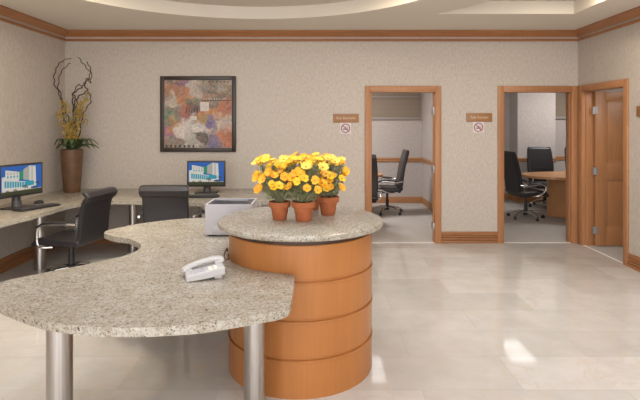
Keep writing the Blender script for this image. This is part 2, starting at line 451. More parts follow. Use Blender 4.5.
struct('ceiling.001', bx(XL, XR, YF, YB, ZC+0.15, ZC+0.21), plain('tray_paint', (0.60, 0.55, 0.48), 0.85, spec=0.1), smooth=False)

# crown moulding, baseboards
crown = [(0, 2.866), (0.020, 2.866), (0.026, 2.874), (0.034, 2.884), (0.055, 2.910), (0.075, 2.926), (0.090, 2.931), (0.090, 2.95), (0, 2.95)]
picture_rail = [(0, 2.806), (0.014, 2.806), (0.020, 2.814), (0.020, 2.832), (0.012, 2.842), (0, 2.842)]
for nm, p0, p1, nn, mt in (('trim_4', (XL, YB), (XR, YB), (0, -1), WOODX), ('trim_5', (XL, YF), (XL, YB), (1, 0), WOODY), ('trim_6', (XR, YF), (XR, YB), (-1, 0), WOODY)):
    bm = bmesh.new(); extrude_profile(bm, crown, p0, p1, nn); extrude_profile(bm, picture_rail, p0, p1, nn)
    struct(nm, bm, mt, angle=25)
base = [(0, 0), (0.016, 0), (0.020, 0.012), (0.016, 0.034), (0.004, 0.040), (0.016, 0.046), (0.020, 0.058), (0.016, 0.070), (0.004, 0.076), (0.016, 0.082),
        (0.020, 0.092), (0.016, 0.102), (0.004, 0.108), (0.016, 0.114), (0.017, 0.150), (0.012, 0.160), (0, 0.160)]
CW = 0.075
bm = bmesh.new()
for a, b in ((XL, D1[0]-CW), (D1[1]+CW, D2[0]-CW)): extrude_profile(bm, base, (a, YB), (b, YB), (0, -1))
struct('baseboard_back', bm, WOODX, angle=25)
struct('baseboard_left', extrude_profile(bmesh.new(), base, (XL, YF), (XL, YB), (1, 0)), WOODY, angle=25)
struct('baseboard_right', extrude_profile(bmesh.new(), base, (XR, YF), (XR, D3[0]-CW), (-1, 0)), WOODY, angle=25)

# door casings + jambs
def casing_back(name, d):
    bm = bmesh.new()
    x0, x1 = d
    for y0, y1 in ((YB-0.022, YB), (YB+TH, YB+TH+0.022)):
        box(bm, x0-CW, x0, y0, y1, 0, DH+CW, 0.006); box(bm, x1, x1+CW, y0, y1, 0, DH+CW, 0.006)
        box(bm, x0-0.001, x1+0.001, y0, y1, DH, DH+CW, 0.006)
    box(bm, x0-0.014, x0+0.012, YB-0.018, YB+TH+0.018, 0, DH, 0.002); box(bm, x1-0.012, x1+0.014, YB-0.018, YB+TH+0.018, 0, DH, 0.002)
    box(bm, x0, x1, YB-0.018, YB+TH+0.018, DH-0.012, DH+0.01, 0.002)
    box(bm, x0+0.012, x0+0.024, YB+0.03, YB+0.07, 0, DH-0.012); box(bm, x1-0.024, x1-0.012, YB+0.03, YB+0.07, 0, DH-0.012)
    return struct(name, bm, WOODZ)
casing_back('trim_7', D1); casing_back('trim_8', D2)
bm = bmesh.new(); y0, y1 = D3
for xa, xb in ((XR-0.022, XR), (XR+TH, XR+TH+0.022)):
    box(bm, xa, xb, y0-CW, y0, 0, DH+CW, 0.006); box(bm, xa, xb, y1, y1+0.088, 0, DH+CW, 0.006); box(bm, xa, xb, y0, y1, DH, DH+CW, 0.006)
box(bm, XR-0.018, XR+TH+0.018, y0-0.014, y0+0.012, 0, DH, 0.002); box(bm, XR-0.018, XR+TH+0.018, y1-0.012, y1+0.014, 0, DH, 0.002)
box(bm, XR-0.018, XR+TH+0.018, y0, y1, DH-0.012, DH+0.01, 0.002)
box(bm, XR+0.03, XR+0.07, y1-0.024, y1-0.012, 0, DH-0.012)
struct('trim_9', bm, WOODZ)

# door leaves (hinged inside the rooms)
def panel_leaf(w):
    """Leaf along +X from the hinge edge, thickness in Y, panels recessed on both faces."""
    bm = bmesh.new(); t = 0.042; h = 2.085; st = 0.155
    rails = [(0.01, 0.27), (0.90, 1.13), (1.97, 0.01+h)]
    box(bm, 0.004, st, -t/2, t/2, 0.01, 0.01+h, 0.002); box(bm, w-st, w-0.004, -t/2, t/2, 0.01, 0.01+h, 0.002)
    for a, b in rails: box(bm, st-0.002, w-st+0.002, -t/2, t/2, a, b, 0.001)
    for a, b in ((0.27, 0.90), (1.13, 1.97)):
        box(bm, st-0.004, w-st+0.004, -0.006, 0.006, a-0.004, b+0.004)
        for s in (-1, 1):                                     # raised field with sloped edges
            lo = [(st+0.016, a+0.016), (w-st-0.016, a+0.016), (w-st-0.016, b-0.016), (st+0.016, b-0.016)]; hi = [(st+0.06, a+0.06), (w-st-0.06, a+0.06), (w-st-0.06, b-0.06), (st+0.06, b-0.06)]
            v1 = [bm.verts.new((x, s*0.0055, z)) for x, z in lo]; v2 = [bm.verts.new((x, s*0.019, z)) for x, z in hi]; bm.faces.new(v2)
            for i in range(4): bm.faces.new((v1[i], v1[(i+1) % 4], v2[(i+1) % 4], v2[i]))
        for s in (-1, 1):                                     # bead round each panel
            yy = sorted((s*0.004, s*0.012))
            box(bm, st, st+0.02, yy[0], yy[1], a, b, 0.004); box(bm, w-st-0.02, w-st, yy[0], yy[1], a, b, 0.004)
            box(bm, st, w-st, yy[0], yy[1], a, a+0.02, 0.004); box(bm, st, w-st, yy[0], yy[1], b-0.02, b, 0.004)
    return bm
def hinge(parent, z, loc=(0, 0)):
    bm = bmesh.new()
    cyl(bm, 0.009, z-0.05, z+0.05, loc[0], loc[1], 12, 0.002)
    box(bm, loc[0]-0.004, loc[0]+0.038, loc[1]-0.004, loc[1]+0.001, z-0.05, z+0.05)
    box(bm, loc[0]-0.034, loc[0]+0.004, loc[1]-0.004, loc[1]+0.001, z-0.05, z+0.05)
    return obj('hinge', bm, HINGE, parent)
def handle(parent, w):
    bm = bmesh.new()
    for s in (-1, 1):
        box(bm, w-0.09, w-0.04, min(s*0.021, s*0.028), max(s*0.021, s*0.028), 0.95, 1.11, 0.003)
        tube(bm, [(w-0.065, s*0.025, 1.03), (w-0.065, s*0.06, 1.03), (w-0.085, s*0.068, 1.03), (w-0.17, s*0.066, 1.03)], 0.008, 10)
    obj('door_handle', bm, HINGE, parent)
def leaf(name, w, loc, rz, hy):
    o = struct(name, panel_leaf(w), DOORW)
    o.location = loc; o.rotation_euler = (0, 0, rz)
    for z in (0.22, 1.02, 1.84): hinge(o, z, (-0.004, hy))
    handle(o, w); return o
leaf('door_3', 0.90, (XR+TH+0.004, D3[1]-0.045, 0), math.radians(0), -0.022)
leaf('door_1', 0.88, (D1[1]-0.012+0.03, YB+TH+0.035, 0), math.radians(66), -0.022)
# hinge plates seen on the jamb of the first meeting-room doorway
bm = bmesh.new()
for z in (0.22, 1.02, 1.84): box(bm, D1[1]-0.029, D1[1]-0.010, YB+0.01, YB+TH+0.03, z-0.055, z+0.055, 0.002)
struct('trim_10', bm, HINGE)

# rooms beyond the doors
RC = 2.72
bm = bmesh.new(); box(bm, -1.6, 2.15, 10.5, 10.62, 0, RC); struct('wall_meeting_back', bm, RWALL, smooth=False)
struct('wall_meeting_right', bx(2.15, 2.30, YB+TH, 11.1, 0, RC), RWALL, smooth=False)
struct('wall_meeting_left', bx(-1.72, -1.6, YB+TH, 10.62, 0, RC), RWALL, smooth=False)
bm = bmesh.new(); box(bm, 2.30, 7.0, 11.0, 11.12, 0, RC); struct('wall_conference_back', bm, RWALL, smooth=False)
struct('wall_conference_pier', bx(4.17, 4.97, 10.55, 11.0, 0, RC), RWALL, smooth=False)
struct('wall_conference_right', bx(6.9, 7.02, YB+TH, 11.1, 0, RC), RWALL, smooth=False)
bm = bmesh.new(); box(bm, 6.4, 6.52, 4.3, YB, 0, RC); box(bm, XR+TH, 6.52, 4.18, 4.3, 0, RC); struct('wall_office_side', bm, RWALL, smooth=False)
bm = bmesh.new(); box(bm, -1.7, 7.0, YB+TH, 11.12, RC, RC+0.08); box(bm, XR+TH, 6.5, 4.2, YB, RC, RC+0.08); struct('ceiling.002', bm, RCEIL, smooth=False)
rail = [(0, 0.86), (0.014, 0.86), (0.022, 0.875), (0.016, 0.90), (0.024, 0.93), (0.014, 0.95), (0, 0.95)]
rb = [(0, 0), (0.018, 0), (0.018, 0.07), (0.012, 0.076), (0.018, 0.082), (0.018, 0.11), (0.010, 0.13), (0, 0.13)]
for nm, pr in (('trim_11', rail), ('baseboard_rooms', rb)):
    bm = bmesh.new()
    extrude_profile(bm, pr, (-1.6, 10.5), (2.15, 10.5), (0, -1)); extrude_profile(bm, pr, (2.15, 8.2), (2.15, 10.5), (-1, 0))
    extrude_profile(bm, pr, (2.3, 11.0), (4.15, 11.0), (0, -1)); extrude_profile(bm, pr, (4.17, 10.55), (4.17, 11.0), (-1, 0))
    extrude_profile(bm, pr, (4.13, 10.55), (4.97, 10.55), (0, -1)); extrude_profile(bm, pr, (4.95, 11.0), (6.9, 11.0), (0, -1))
    struct(nm, bm, ROOMW, angle=25)

# ------------------------------------------------------------------ blinds in the rooms
def blind(label, x0, x1, y, z0, z1, folds):
    t = thing('window_blind', label, 'blind', ((x0+x1)/2, y, z0))
    w = (x1-x0)/2; h = z1-z0
    bm = bmesh.new(); k = 26
    prof = [(-0.02-0.012*abs(math.sin(PI*folds*i/k)), 0.03+(h-0.03)*i/k) for i in range(k+1)]
    a = [bm.verts.new((-w, p, z)) for p, z in prof]; b = [bm.verts.new((w, p, z)) for p, z in prof]
    a2 = [bm.verts.new((-w, p+0.006, z)) for p, z in prof]; b2 = [bm.verts.new((w, p+0.006, z)) for p, z in prof]
    for i in range(k):
        bm.faces.new((a[i], b[i], b[i+1], a[i+1])); bm.faces.new((b2[i], a2[i], a2[i+1], b2[i+1]))
        bm.faces.new((a2[i], a[i], a[i+1], a2[i+1])); bm.faces.new((b[i], b2[i], b2[i+1], b[i+1]))
    obj('shade', bm, BLIND, t)
    obj('bottom_rail', bx(-w-0.005, w+0.005, -0.045, -0.002, 0, 0.045, bev=0.006), RAILW, t)
    if folds > 1: obj('middle_rail', bx(-w-0.005, w+0.005, -0.048, -0.002, h*0.57, h*0.57+0.035, bev=0.006), RAILW, t)
    return t
blind('beige shade with two pale rails in the room nearest the flowers', 0.3, 2.10, 10.5, 1.75, 2.55, 2)
blind('ribbed beige shade in the recess behind the boardroom table', 4.97, 6.6, 11.0, 1.77, 2.55, 1)

# ------------------------------------------------------------------ wall picture, signs
t = thing('framed_painting', 'large square abstract painting in a black frame on the back wall', 'painting', (-1.691, YB, 1.796))
h = 0.525; fw = 0.055
bm = bmesh.new()
for s in (-1, 1):
    box(bm, s*h-(fw if s > 0 else 0), s*h+(0 if s > 0 else fw), -0.04, -0.001, -h, h, 0.008)
    box(bm, -h+fw-0.002, h-fw+0.002, -0.038, -0.001, s*h-(fw if s > 0 else 0), s*h+(0 if s > 0 else fw), 0.008)
obj('frame', bm, FRAME, t)
bm = bmesh.new(); box(bm, -h+0.03, h-0.03, -0.022, -0.002, -h+0.03, h-0.03)
def patch(x0, x1, z0, z1, mi, d=0.0225): box(bm, x0, x1, -d, -0.020, z0, z1, mi=mi)
patch(0.03, 0.15, 0.04, 0.165, 1); patch(-0.11, -0.02, -0.085, -0.03, 1, 0.0228)
patch(0.05, 0.46, 0.185, 0.196, 2)
for i in range(7): patch(-0.45+0.062*i, -0.425+0.062*i, -0.468, -0.43, 2, 0.0229)
for i in range(6): patch(0.14+0.052*i, 0.168+0.052*i, 0.438, 0.452, 2, 0.0229)
for i in range(9): patch(0.07+0.037*i, 0.083+0.037*i, 0.200, 0.213, 1, 0.0229)
for i in range(5): patch(-0.17+0.037*i, -0.155+0.037*i, 0.01+0.012*(i % 2), 0.085-0.015*(i % 3), 2, 0.0226)
obj('canvas', bm, [CANVAS, PWHITE, PDARK, PRED], t, smooth=False)

def room_sign(label, x, z, body, w=0.355):
    t = thing('room_sign', label, 'sign', (x, YB, z))
    obj('plaque', bx(-w/2, w/2, -0.018, -0.001, -0.06, 0.06, bev=0.004), SIGNW, t)
    text_mesh('lettering', body, 0.052, LETTER, t, (0, -0.0185, 0.002), (PI/2, 0, 0), 0.0008)
    return t
room_sign('wooden name plaque reading Sala Business beside the doorway nearest the flowers', 0.360, 1.737, 'Sala Business')
room_sign('wooden name plaque reading Sala Europe between the two meeting-room doorways', 2.215, 1.748, 'Sala Europe')
t = thing('room_sign', 'wooden plaque on the right-hand wall past the open panelled door', 'sign', (XR, 5.47, 1.80))
obj('plaque', bx(-0.018, -0.001, -0.18, 0.18, -0.06, 0.06, bev=0.004), SIGNW, t)

def no_smoking(label, x, z):
    t = thing('no_smoking_sign', label, 'sign', (x, YB, z)); s = 0.078
    obj('panel', bx(-s, s, -0.006, -0.001, -s, s, bev=0.002), SIGNP, t)
    bm = bmesh.new()
    n = 36
    ring = [(0.058*math.cos(2*PI*i/n), -0.0075, 0.058*math.sin(2*PI*i/n)) for i in range(n+1)]
    tube(bm, ring, 0.0058, 6, cap=False)
    tube(bm, [(-0.041, -0.0085, 0.041), (0.041, -0.0085, -0.041)], 0.0058, 6)
    obj('prohibition_ring', bm, RED, t)
    bm = bmesh.new(); box(bm, -0.036, 0.026, -0.0085, -0.005, -0.018, -0.006); box(bm, 0.029, 0.035, -0.0085, -0.005, -0.018, -0.006)
    tube(bm, [(0.030, -0.007, -0.002), (0.024, -0.007, 0.010), (0.004, -0.007, 0.014), (-0.004, -0.007, 0.026)], 0.0028, 6)
    obj('cigarette', bm, INK, t)
no_smoking('small white no smoking sign under the Sala Business plaque', 0.355, 1.598)
no_smoking('small white no smoking sign under the Sala Europe plaque', 2.203, 1.612)

# ------------------------------------------------------------------ granite desks and counter
DZ = 0.76; SL = 0.042
KC = (-0.135, 3.50); KR = 0.495                               # the round counter's drum
def leg(parent, x, y, r, top):
    bm = bmesh.new()
    lathe(bm, [(0, 0), (r+0.006, 0), (r+0.006, 0.008), (r, 0.011), (r, top-0.004), (0, top-0.004)], 36, x, y)
    return obj('leg', bm, STEEL, parent, angle=30)

front = [(-0.150, 2.985), (-0.146, 2.75), (-0.145, 2.54), (-0.158, 2.447), (-0.200, 2.395), (-0.282, 2.353), (-0.412, 2.290), (-0.537, 2.240), (-0.667, 2.216), (-0.793, 2.203),
         (-0.971, 2.206), (-1.169, 2.249), (-1.283, 2.292), (-1.422, 2.371), (-1.58, 2.475), (-1.70, 2.570), (-1.78, 2.655), (-1.815, 2.740), (-1.818, 2.840), (-1.753, 2.922),
         (-1.642, 3.040), (-1.478, 3.214), (-1.354, 3.37), (-1.30, 3.514), (-1.306, 3.641), (-1.35, 3.747), (-1.415, 3.826), (-1.516, 3.926),
         (-1.63, 3.978), (-1.732, 4.067), (-1.79, 4.142), (-1.78, 4.265), (-1.71, 4.37), (-1.67, 4.45), (-1.52, 4.6), (-1.336, 4.72), (-1.10, 4.79), (-0.82, 4.83), (-0.5, 4.80), (-0.2, 4.66), (-0.04, 4.40), (0.0, 4.15)]
pts = [(p.x, p.y) for p in catmull([(x, y, 0) for x, y in front], 5)]
ar = KR+0.006
pts += [(KC[0]+ar*math.cos(math.radians(a)), KC[1]+ar*math.sin(math.radians(a))) for a in range(74, 269, 5)]
t = thing('reception_desk', 'low curved granite desk on steel legs wrapping the round counter', 'desk', (-1.0, 2.9, 0))
bm = bmesh.new(); prism(bm, [(x+1.0, y-2.9) for x, y in pts], DZ-SL, DZ, 0.012, 3); obj('tabletop', bm, GRAN, t, angle=35)
for x, y in ((-1.286, 2.47), (-0.375, 2.86), (-1.15, 4.2), (-0.45, 4.5)): leg(t, x+1.0, y-2.9, 0.06, DZ-SL)

t = thing('reception_counter', 'round wood drum counter with banded sides and a granite top', 'counter', (*KC, 0))
pr = [(0, 0.0)]; H = 0.234
for k in range(4):
    z = k*H
    pr += [(KR-(0.009 if k else 0.001), z+0.0), (KR-(0.009 if k else 0), z+0.007), (KR-0.001, z+0.012), (KR, z+0.022), (KR, z+H-0.016), (KR+0.006, z+H-0.010), (KR+0.006, z+H-0.002), (KR-0.009, z+H-0.0005)]
pr = [(r, z) for r, z in pr if z < 0.915] + [(KR, 0.918), (KR-0.004, 0.924), (0, 0.924)]
bm = bmesh.new(); lathe(bm, pr, 96); obj('drum', bm, DRUM, t, angle=20)
bm = bmesh.new(); lathe(bm, [(0, 0.9245), (KR-0.012, 0.9245), (KR-0.012, 0.9595), (0, 0.9595)], 72); obj('reveal_ring', bm, DARK, t)
R = 0.572
bm = bmesh.new(); lathe(bm, [(0, 0.96), (R-0.015, 0.96), (R-0.004, 0.965), (R, 0.974), (R, 0.986), (R-0.004, 0.995), (R-0.015, 1.0), (0, 1.0)], 96)
obj('countertop', bm, GRAN, t)

wd = [(XL+0.004, 3.4), (-3.02, 3.4), (-2.90, 3.9), (-2.90, 4.3), (-2.88, 4.6), (-2.83, 4.9), (-2.80, 5.2), (-2.79, 5.40), (-2.74, 5.62), (-2.60, 5.78), (-2.36, 5.84), (-2.0, 5.80), (-1.6, 5.72),
      (-1.2, 5.68), (-0.9, 5.72), (-0.62, 5.82), (-0.44, 6.02), (-0.36, 6.3), (-0.36, YB-0.004), (XL+0.004, YB-0.004)]
cur = [(p.x, p.y) for p in catmull([(x, y, 0) for x, y in wd[1:18]], 5)]
poly = [wd[0]] + cur + wd[18:]
t = thing('corner_desk', 'long granite worktop on steel legs following the corner walls', 'desk', (-3.0, 6.3, 0))
bm = bmesh.new(); prism(bm, [(x+3.0, y-6.3) for x, y in poly], DZ-SL, DZ, 0.012, 3); obj('worktop', bm, GRAN, t, angle=35)
for x, y in ((-3.20, 5.72), (-2.44, 6.52), (-1.42, 6.05), (-0.75, 6.2), (-3.2, 4.1)): leg(t, x+3.0, y-6.3, 0.06 if x < -3 else 0.05, DZ-SL)

# ------------------------------------------------------------------ desk things
SKY = emit('screen_sky', (0.012, 0.095, 0.36), 0.9); BWH = emit('screen_white', (0.68, 0.65, 0.58), 0.75); BGR = emit('screen_grey', (0.42, 0.40, 0.36), 0.75)
TEAL = emit('screen_teal', (0.02, 0.32, 0.42), 0.75); GRN = emit('screen_green', (0.02, 0.28, 0.16), 0.7); PALM = emit('screen_dark', (0.045, 0.05, 0.02), 0.6); SAND = emit('screen_sand', (0.55, 0.45, 0.32), 0.7)
def monitor(label, loc, rz, zb=0.085, W=0.49, Hh=0.335):
    t = thing('computer_monitor', label, 'monitor', loc, rz, 'monitors on the corner desk')       # screen faces -Y
    bm = bmesh.new(); box(bm, -W/2, W/2, -0.03, 0.012, zb, zb+Hh, 0.006); box(bm, -0.16, 0.16, 0.0, 0.035, zb+0.05, zb+Hh-0.05, 0.012)
    obj('housing', bm, BLACKP, t)
    bm = bmesh.new(); sw, sh = W-0.036, Hh-0.042
    def q(poly, mi, d):
        vs = [bm.verts.new((-sw/2+u*sw, -0.0305-d*0.00015, zb+0.024+v*sh)) for u, v in poly]
        f = bm.faces.new(vs); f.material_index = mi
    r = lambda u0, u1, v0, v1: [(u0, v0), (u1, v0), (u1, v1), (u0, v1)]
    q(r(0, 1, 0, 1), 0, 0)
    q([(0.02, 0.17), (0.42, 0.17), (0.42, 0.70), (0.10, 0.78), (0.10, 0.66), (0.02, 0.64)], 1, 1)          # low wing
    q([(0.10, 0.55), (0.44, 0.52), (0.44, 0.78), (0.25, 0.84), (0.10, 0.88)], 1, 2)
    q([(0.43, 0.52), (0.53, 0.52), (0.53, 0.84), (0.43, 0.80)], 3+1, 3)                                    # green glass link
    q([(0.53, 0.50), (0.68, 0.46), (0.68, 0.98), (0.53, 0.86)], 2, 3)                                      # tower side
    q([(0.68, 0.20), (0.86, 0.24), (0.84, 0.95), (0.68, 0.98)], 1, 4); q(r(0.735, 0.765, 0.3, 0.97), 2, 5)
    q([(0.04, 0.14), (0.72, 0.14), (0.72, 0.40), (0.04, 0.56)], 1, 5)
    for i in range(9): q([(0.08+0.06*i, 0.28-0.006*i), (0.125+0.06*i, 0.28-0.006*i), (0.125+0.06*i, 0.50-0.012*i), (0.08+0.06*i, 0.51-0.012*i)], 3, 6)
    q([(0.58, 0.26), (0.80, 0.27), (0.80, 0.42), (0.58, 0.46)], 3, 7)
    for i in range(4):
        for j in range(2): q(r(0.14+0.075*i, 0.175+0.075*i, 0.60+0.11*j, 0.67+0.11*j), 3 if j == 0 else 2, 6)
    q(r(0, 1, 0, 0.13), 5, 8); q(r(0.0, 1.0, 0.10, 0.15), 6, 7)
    for u, v, s in ((0.57, 0.22, 0.07), (0.88, 0.32, 0.055), (0.80, 0.17, 0.05), (0.33, 0.14, 0.05), (0.15, 0.12, 0.05)):
        q(r(u-0.006, u+0.006, 0.05, v), 5, 9)
        for k in range(7):
            a = PI*(k-0.5)/6; q([(u, v), (u+s*math.cos(a-0.18), v+s*1.3*math.sin(a-0.18)), (u+s*1.15*math.cos(a), v+s*1.5*math.sin(a)-0.02), (u+s*math.cos(a+0.18), v+s*1.3*math.sin(a+0.18))], 5, 10+k*0.1)
    obj('screen', bm, [SKY, BWH, BGR, TEAL, GRN, PALM, SAND], t, smooth=False)
    bm = bmesh.new(); box(bm, -0.14, 0.14, -0.07, 0.11, 0.0, 0.014, 0.006); obj('stand_base', bm, BLACKP, t)
    bm = bmesh.new(); tube(bm, [(0, 0.045, 0.01), (0, 0.05, 0.10), (0, 0.03, zb+0.115)], [0.055, 0.042, 0.04], 16); obj('stand_neck', bm, GREYP, t)
    return t
def keyboard(label, loc, rz):
    t = thing('keyboard', label, 'keyboard', loc, rz, 'keyboards on the corner desk')
    bm = bmesh.new(); box(bm, -0.225, 0.225, -0.075, 0.075, 0, 0.018, 0.005); obj('case', bm, BLACKP, t)
    bm = bmesh.new()
    for rr in range(5):
        for c in range(18): box(bm, -0.212+c*0.0236, -0.193+c*0.0236, -0.062+rr*0.025, -0.042+rr*0.025, 0.017, 0.025)
    obj('keys', bm, GREYP, t, smooth=False)
    return t
mr = math.atan2(0.5, 0.16)
monitor('flat black monitor showing a hotel photo, on the left wall side of the corner desk', (-3.205, 5.34, DZ), math.radians(72), 0.128, 0.53, 0.345)
monitor('flat black monitor showing a hotel photo, below the square painting', (-1.475, 6.50, DZ), math.radians(3))
keyboard('black keyboard with a mouse behind it, before the monitor at the left wall', (-3.012, 5.325, DZ), math.radians(66))
keyboard('black keyboard before the monitor below the square painting', (-1.47, 6.13, DZ), math.radians(2))
bm = bmesh.new()
for i in range(9): pass
lathe(bm, [(0, 0), (0.030, 0), (0.034, 0.008), (0.031, 0.022), (0.020, 0.034), (0, 0.038)], 20, sx=1.0, sy=1.65)
o = obj('computer_mouse', bm, BLACKP); o.location = (-3.17, 5.64, DZ); o.rotation_euler = (0, 0, -0.5); tag(o, 'small black computer mouse lying behind the keyboard near the vase', 'mouse')

# printer
t = thing('printer', 'boxy pale grey printer with a dark sloping top tray on the low desk', 'printer', (-0.730, 4.16, DZ))
bm = bmesh.new(); w = 0.186; d = 0.172
box(bm, -w, w, -d, d, 0.012, 0.225)
box(bm, -w, -w+0.014, -d+0.012, d-0.02, 0.2251, 0.255); box(bm, w-0.014, w, -d+0.012, d-0.02, 0.2251, 0.255); box(bm, -w, w, d-0.02, d, 0.2251, 0.255); box(bm, -w, w, -d, -d+0.012, 0.2251, 0.255)
obj('casing', bm, PRINTP, t, smooth=False)
bm = bmesh.new(); a = [bm.verts.new(p) for p in ((-w+0.013, -d+0.011, 0.246), (0.11, -d+0.011, 0.246), (0.11, d-0.018, 0.234), (-w+0.013, d-0.018, 0.240))]; bm.faces.new(a)
bmesh.ops.solidify(bm, geom=bm.faces[:], thickness=0.01); obj('output_tray', bm, TRAYP, t, smooth=False)
obj('control_panel', bx(0.112, w-0.013, -d+0.011, d-0.018, 0.22, 0.249, bev=0.003), GREYP, t)
obj('paper_drawer', bx(-0.13, 0.13, -d-0.004, -d+0.006, 0.018, 0.075, bev=0.002), PRINTP, t)
for sx in (-1, 1):
    for sy in (-1, 1):
        bm = bmesh.new(); cyl(bm, 0.015, 0, 0.016, sx*0.155, sy*0.14, 12, 0.002); obj('foot', bm, BLACKP, t)

# telephone: local +Y is the raised top end, handset on the -X side
t = thing('telephone', 'white push-button desk telephone with its handset on the cradle', 'telephone', (-0.680, 2.94, DZ), -math.radians(71))
t.scale = (0.94, 0.94, 0.88)
bm = bmesh.new()
sec = [(-0.115, 0.004, 0.032), (-0.105, 0.003, 0.040), (0.0, 0.012, 0.058), (0.10, 0.028, 0.078), (0.115, 0.034, 0.074)]
rings = []
for y, z0, z1 in sec:
    rings.append([bm.verts.new(p) for p in ((-0.088, y, z0), (0.088, y, z0), (0.090, y, z1-0.006), (0.084, y, z1), (-0.084, y, z1), (-0.090, y, z1-0.006))])
for a, b in zip(rings, rings[1:]):
    for i in range(6): bm.faces.new((a[i], a[(i+1) % 6], b[(i+1) % 6], b[i]))
bm.faces.new(rings[0][::-1]); bm.faces.new(rings[-1])
obj('base', bm, WHITEP, t, angle=30)
bm = bmesh.new(); box(bm, -0.07, 0.07, 0.055, 0.10, 0.0, 0.036, 0.004); obj('stand', bm, WHITEP, t)
slope = lambda y: 0.0585+0.198*y
bm = bmesh.new()
for rr in range(4):
    for c in range(3):
        x = 0.005+c*0.024; y = -0.085+rr*0.022
        box(bm, x, x+0.017, y, y+0.014, slope(y)-0.002, slope(y)+0.008, 0.002)
obj('keypad', bm, plain('key_grey', (0.44, 0.44, 0.50), 0.5), t)
bm = bmesh.new()
for rr in range(2): box(bm, 0.012, 0.075, 0.020+rr*0.03, 0.042+rr*0.03, slope(0.03+rr*0.03)-0.004, slope(0.03+rr*0.03)+0.004, 0.001)
obj('number_card', bm, plain('card_cream', (0.80, 0.77, 0.68), 0.6), t)
bm = bmesh.new()
hp = catmull([(-0.052, -0.118, 0.042), (-0.052, -0.095, 0.058), (-0.052, -0.04, 0.080), (-0.052, 0.03, 0.096), (-0.052, 0.09, 0.102), (-0.052, 0.115, 0.090)], 5)
band(bm, [(p.y, p.z) for p in hp], [0.050+0.012*abs(2*i/(len(hp)-1)-1)**2 for i in range(len(hp))], [0.026+0.012*abs(2*i/(len(hp)-1)-1)**3 for i in range(len(hp))], 20, 3.5, -0.052)
obj('handset', bm, WHITEP, t)
obj('cradle_cup', bx(-0.078, -0.026, -0.112, -0.070, 0.026, 0.052, bev=0.006), WHITEP, t); obj('cradle_cup', bx(-0.078, -0.026, 0.068, 0.112, 0.056, 0.092, bev=0.006), WHITEP, t)
mi = (Matrix.Translation(t.location) @ Matrix.Rotation(t.rotation_euler.z, 4, 'Z') @ Matrix.Diagonal((0.94, 0.94, 0.88, 1))).inverted()
co = catmull([mi @ Vector(p) for p in ((-0.572, 3.10, 0.83), (-0.585, 3.18, 0.80), (-0.632, 3.28, 0.768), (-0.640, 3.36, 0.790), (-0.640, 3.44, 0.80), (-0.648, 3.50, 0.768))], 6)
bm = bmesh.new(); tube(bm, co, 0.006, 8); obj('cord', bm, CORD, t)

# ------------------------------------------------------------------ potted flowers
def flower_mesh(mat, n=7, cup=0.35):
    bm = bmesh.new()
    for k in range(n):
        a = 2*PI*k/n + random.uniform(-0.12, 0.12); L = 0.031*random.uniform(0.85, 1.1); wd = 0.0145
        ca, sa = math.cos(a), math.sin(a); rows = []
        for s, ww in ((0.12, 0.3), (0.45, 0.85), (0.8, 1.0), (0.98, 0.62)):
            z = cup*L*s*s + 0.002; r = []
            for u in (-1, 0, 1):
                rr = L*s - (0.004 if (u == 0 and s > 0.9) else 0) + 0.0
                x, y = rr, u*wd*ww
                r.append(bm.verts.new((x*ca-y*sa, x*sa+y*ca, z + (0.003 if u else 0)*s)))
            rows.append(r)
        for p, q in zip(rows, rows[1:]):
            for i in range(2): bm.faces.new((p[i], p[i+1], q[i+1], q[i]))
    lathe(bm, [(0, 0.0), (0.005, 0.001), (0.006, 0.004), (0.004, 0.007), (0, 0.008)], 10, mi=1)
    me = bpy.data.meshes.new('flower'); bm.normal_update(); bm.to_mesh(me); bm.free()
    me.materials.append(mat); me.materials.append(CENTRE)
    for p in me.polygons: p.use_smooth = True
    return me
FM = {'y': [flower_mesh(PETALY, 7), flower_mesh(PETALY, 8, 0.55)], 'o': [flower_mesh(PETALO, 6, 0.6), flower_mesh(PETALO, 7)], 'p': [flower_mesh(PETALP, 8)]}

